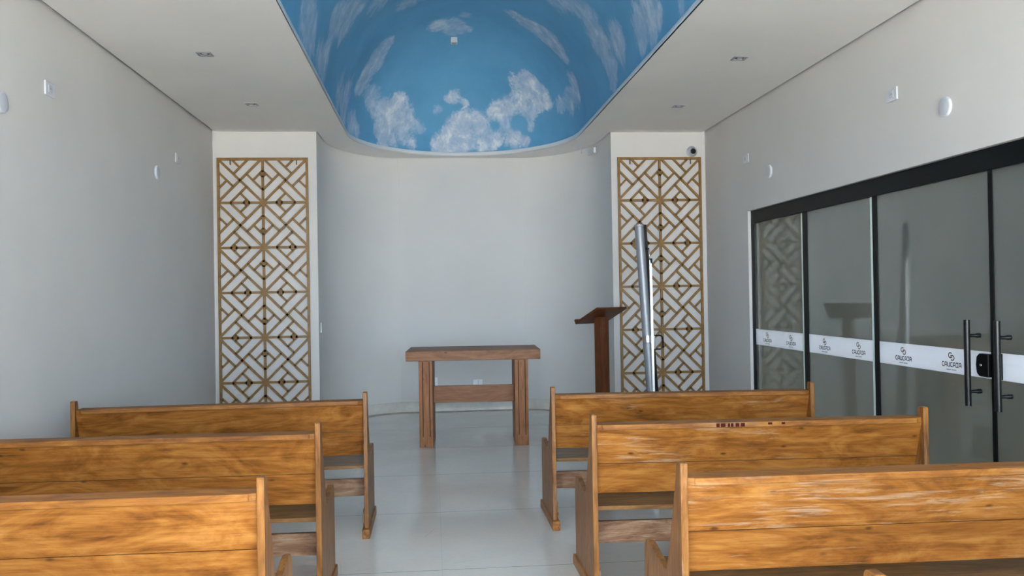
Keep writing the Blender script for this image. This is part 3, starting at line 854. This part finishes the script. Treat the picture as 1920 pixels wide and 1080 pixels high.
# ------------------------------------------------------------------ fittings on walls and ceiling
def round_cover(x, sx, y, z, label):
    r = thing('round_wall_cover', (x, y, z), 0, label, 'wall light', 'round white wall covers')
    mt = Matrix.Rotation(sx * PI / 2, 4, 'Y')
    MB().lathe([(0.046, 0.0175), (0.0545, 0.0165), (0.056, 0.0145), (0.056, 0.0)], mt, 40).build('rim', M['plastic'], r)
    MB().lathe([(0.0, 0.0180), (0.044, 0.0178), (0.046, 0.0170)], mt, 40).build('diffuser', M['plasticwarm'], r)
round_cover(XL, 1, 7.16, 2.458, 'round white cover on the left wall, near the end wall')
round_cover(XL, 1, 4.64, 2.458, 'round white cover cut by the left edge of the photo')
round_cover(XR, -1, 7.205, 2.458, 'small-looking round white cover on the right wall, nearer the end wall')
round_cover(XR, -1, 4.635, 2.454, 'round white cover on the right wall above the handled glass doors')

def wall_plate(loc, ang, wd, ht, label, kind, name='wall_socket', th=0.010):
    """plate whose front faces local -y before the turn"""
    r = thing(name, loc, ang, label, 'socket', 'white electrical wall plates')
    MB().box((-wd / 2, -th, -ht / 2), (wd / 2, 0, ht / 2)).build('plate', M['plasticlit' if kind in ('blank', 'double') else 'plastic'], r, bevel=0.003)
    if kind == 'socket':
        MB().box((-0.024, -th - 0.003, -0.021), (0.024, -th + .001, 0.021)).build('insert', M['plasticwarm'], r, bevel=0.002)
        for dx in (-0.009, 0.009, 0):
            MB().tube([(dx, -th - 0.0036, 0.004 if dx == 0 else 0), (dx, -th - 0.0025, 0.004 if dx == 0 else 0)], 0.0025, 8).build('pin_hole', M['dark'], r)
    elif kind == 'double':
        MB().box((-wd / 2 + .004, -th - 0.004, -ht / 2 + .004), (0.0, -th + .001, ht / 2 - .004)).build('insert', M['plasticlit'], r, bevel=0.002)
        MB().box((0.002, -th - 0.002, -ht / 2 + .01), (0.010, -th + .001, ht / 2 - .01)).build('switch_key', M['lamp'], r)
    elif kind == 'blank':
        MB().tube([(0.02, -th - 0.002, 0.0), (0.02, -th + 0.001, 0.0)], 0.004, 10).build('screw', M['lamp'], r)
wall_plate((XL, 5.205, 2.660), PI / 2, 0.122, 0.082, 'square white socket plate high on the left wall, nearer the camera', 'socket')
wall_plate((XL, 7.728, 2.662), PI / 2, 0.122, 0.082, 'square white socket plate high on the left wall, by the end wall', 'socket')
wall_plate((XR, 5.198, 2.655), -PI / 2, 0.122, 0.082, 'square white socket plate high on the right wall, nearer the camera', 'socket')
wall_plate((XR, 7.750, 2.655), -PI / 2, 0.122, 0.082, 'square white socket plate high on the right wall, by the end wall', 'socket')
wall_plate((0.014, 10.662, 0.362), 0, 0.075, 0.122, 'upright white plate low on the apse wall beside the left altar leg', 'blank')
wall_plate((0.545, 10.662, 0.345), 0, 0.118, 0.076, 'wide white socket plate low on the apse wall under the altar top', 'double')
wall_plate((NL, 9.112, 1.116), PI / 2, 0.075, 0.105, 'white switch plate seen edge-on at the left end of the apse', 'blank', 'light_switch')
wall_plate((1.853, 9.66, 3.045), -PI / 2 + 0.16, 0.20, 0.062, 'white box high on the right of the apse, under the ceiling', 'none', 'junction_box', 0.03)

# wire clip beside the box
ck = thing('cable_clip', (1.772, 9.98, H), 0, 'tiny white clip under the ceiling edge right of the apse', 'clip')
MB().tube([(0, 0, 0), (0, 0, -0.012)], 0.013, 14).build('head', M['plastic'], ck)
MB().tube([(0, 0, -0.010), (0.004, -0.01, -0.060)], 0.004, 10).build('pin', M['plastic'], ck)

# dome camera
dc = thing('security_camera', (2.789, YB, 2.925), 0, 'white round security camera with a black lens above the right lattice', 'camera')
mt = Matrix.Rotation(PI / 2, 4, 'X')
MB().lathe([(0, 0), (0.056, 0), (0.058, 0.010), (0.054, 0.020), (0.048, 0.024)], mt, 36).build('base_ring', M['plasticwarm'], dc)
tl = Matrix.Rotation(PI / 2 + 0.06, 4, 'X')
pr = [(0.046 * math.cos(a), 0.018 + 0.046 * math.sin(a)) for a in [i * PI / 2 / 8 for i in range(7)]] + [(0.024, 0.060)]
MB().lathe(pr, mt, 36).build('dome', M['plasticwarm'], dc)
MB().lathe([(0.030, 0.050), (0.027, 0.062), (0.020, 0.066), (0, 0.067)], tl, 28).build('lens', M['rubber'], dc)

# recessed square downlights
def downlight(x, y, label):
    r = thing('ceiling_downlight', (x, y, H), 0, label, 'ceiling light', 'square recessed downlights')
    f = MB(); s, i_ = 0.052, 0.034
    for a, b in (((-s, -s), (s, -i_)), ((-s, i_), (s, s)), ((-s, -i_), (-i_, i_)), ((i_, -i_), (s, i_))):
        f.box((a[0], a[1], -0.005), (b[0], b[1], 0.0))
    f.build('frame', M['lamp'], r, bevel=0.001)
    MB().lathe([(0.034, -0.0005), (0.030, -0.0012), (0.0, -0.0012)], Matrix.Identity(4), 24).build('reflector', M['dark'], r)
    MB().lathe([(0, -0.004), (0.018, -0.0035), (0.021, -0.0005)], Matrix.Translation((0, -0.008, 0)), 20).build('bulb', M['plastic'], r)
downlight(-1.548, 6.126, 'square downlight in the left of the ceiling, nearer the camera')
downlight(-1.549, 7.690, 'square downlight in the left of the ceiling, nearer the end wall')
downlight(2.271, 6.105, 'square downlight in the right of the ceiling, nearer the camera')
downlight(2.278, 7.700, 'square downlight in the right of the ceiling, nearer the end wall')

# little white lamp in the crown of the vault
vl = thing('vault_lamp', (0.290, 9.735, 4.322), 0, 'small white lamp fixed to the painted sky vault', 'ceiling light')
MB().box((-0.04, -0.045, -0.035), (0.04, 0.06, 0.03)).build('housing', M['plastic'], vl, bevel=0.008)
MB().lathe([(0, -0.046), (0.020, -0.045), (0.024, -0.034)], Matrix.Identity(4), 20).build('lamp_lens', M['lamp'], vl)

# ------------------------------------------------------------------ light
w = bpy.data.worlds.new('sky'); bpy.context.scene.world = w
w.use_nodes = True
nt = w.node_tree; nt.nodes.clear()
ou = nt.nodes.new('ShaderNodeOutputWorld'); bg = nt.nodes.new('ShaderNodeBackground')
bg.inputs[0].default_value = (0.74, 0.87, 1.0, 1); bg.inputs[1].default_value = 6.0
nt.links.new(bg.outputs[0], ou.inputs[0])
sd = bpy.data.lights.new('sun', 'SUN'); sd.energy = 26.0; sd.angle = 0.009; sd.color = (1.0, 0.93, 0.82)
so = bpy.data.objects.new('sun', sd); COL.objects.link(so)
so.rotation_euler = Vector((-0.24, -0.36, -0.90)).to_track_quat('-Z', 'Y').to_euler()   # high sun from beyond the apse: it falls outside only
def portal(name, loc, rot, sx, sy):
    d = bpy.data.lights.new(name, 'AREA'); d.shape = 'RECTANGLE'; d.size = sx; d.size_y = sy
    d.cycles.is_portal = True
    o = bpy.data.objects.new(name, d); COL.objects.link(o); o.location = loc; o.rotation_euler = rot
portal('doorway_portal', ((EX0 + EX1) / 2, YF - 0.16, EZ / 2), (PI / 2, 0, 0), EX1 - EX0, EZ)

# ------------------------------------------------------------------ camera
F = 1610.0
yaw, pit, rol = 0.09277, 0.00843, -0.01639
cy, sy, cp, sp, cr, sr = math.cos(yaw), math.sin(yaw), math.cos(pit), math.sin(pit), math.cos(rol), math.sin(rol)
f = Vector((sy * cp, cy * cp, sp)); rt = Vector((cy, -sy, 0)); up = rt.cross(f)
R_ = rt * cr + up * sr; U_ = -rt * sr + up * cr
cd = bpy.data.cameras.new('camera'); co = bpy.data.objects.new('camera', cd); COL.objects.link(co)
cd.sensor_fit = 'HORIZONTAL'; cd.sensor_width = 36.0; cd.lens = F / 1920 * 36.0; cd.clip_start = 0.05
m4 = Matrix.Identity(4)
for i in range(3):
    m4[i][0], m4[i][1], m4[i][2] = R_[i], U_[i], -f[i]
m4.translation = (0, 0, 1.42)
co.matrix_world = m4
sc = bpy.context.scene
sc.camera = co
sc.view_settings.view_transform = 'Standard'
sc.view_settings.look = 'None'
sc.view_settings.gamma = 1.0
sc.view_settings.use_curve_mapping = False
sc.view_settings.exposure = 1.9
sc.cycles.use_denoising = True
sc.cycles.max_bounces = 14
sc.cycles.diffuse_bounces = 10
sc.cycles.glossy_bounces = 5
sc.cycles.sample_clamp_indirect = 8.0
sc.cycles.caustics_reflective = False
sc.cycles.caustics_refractive = False
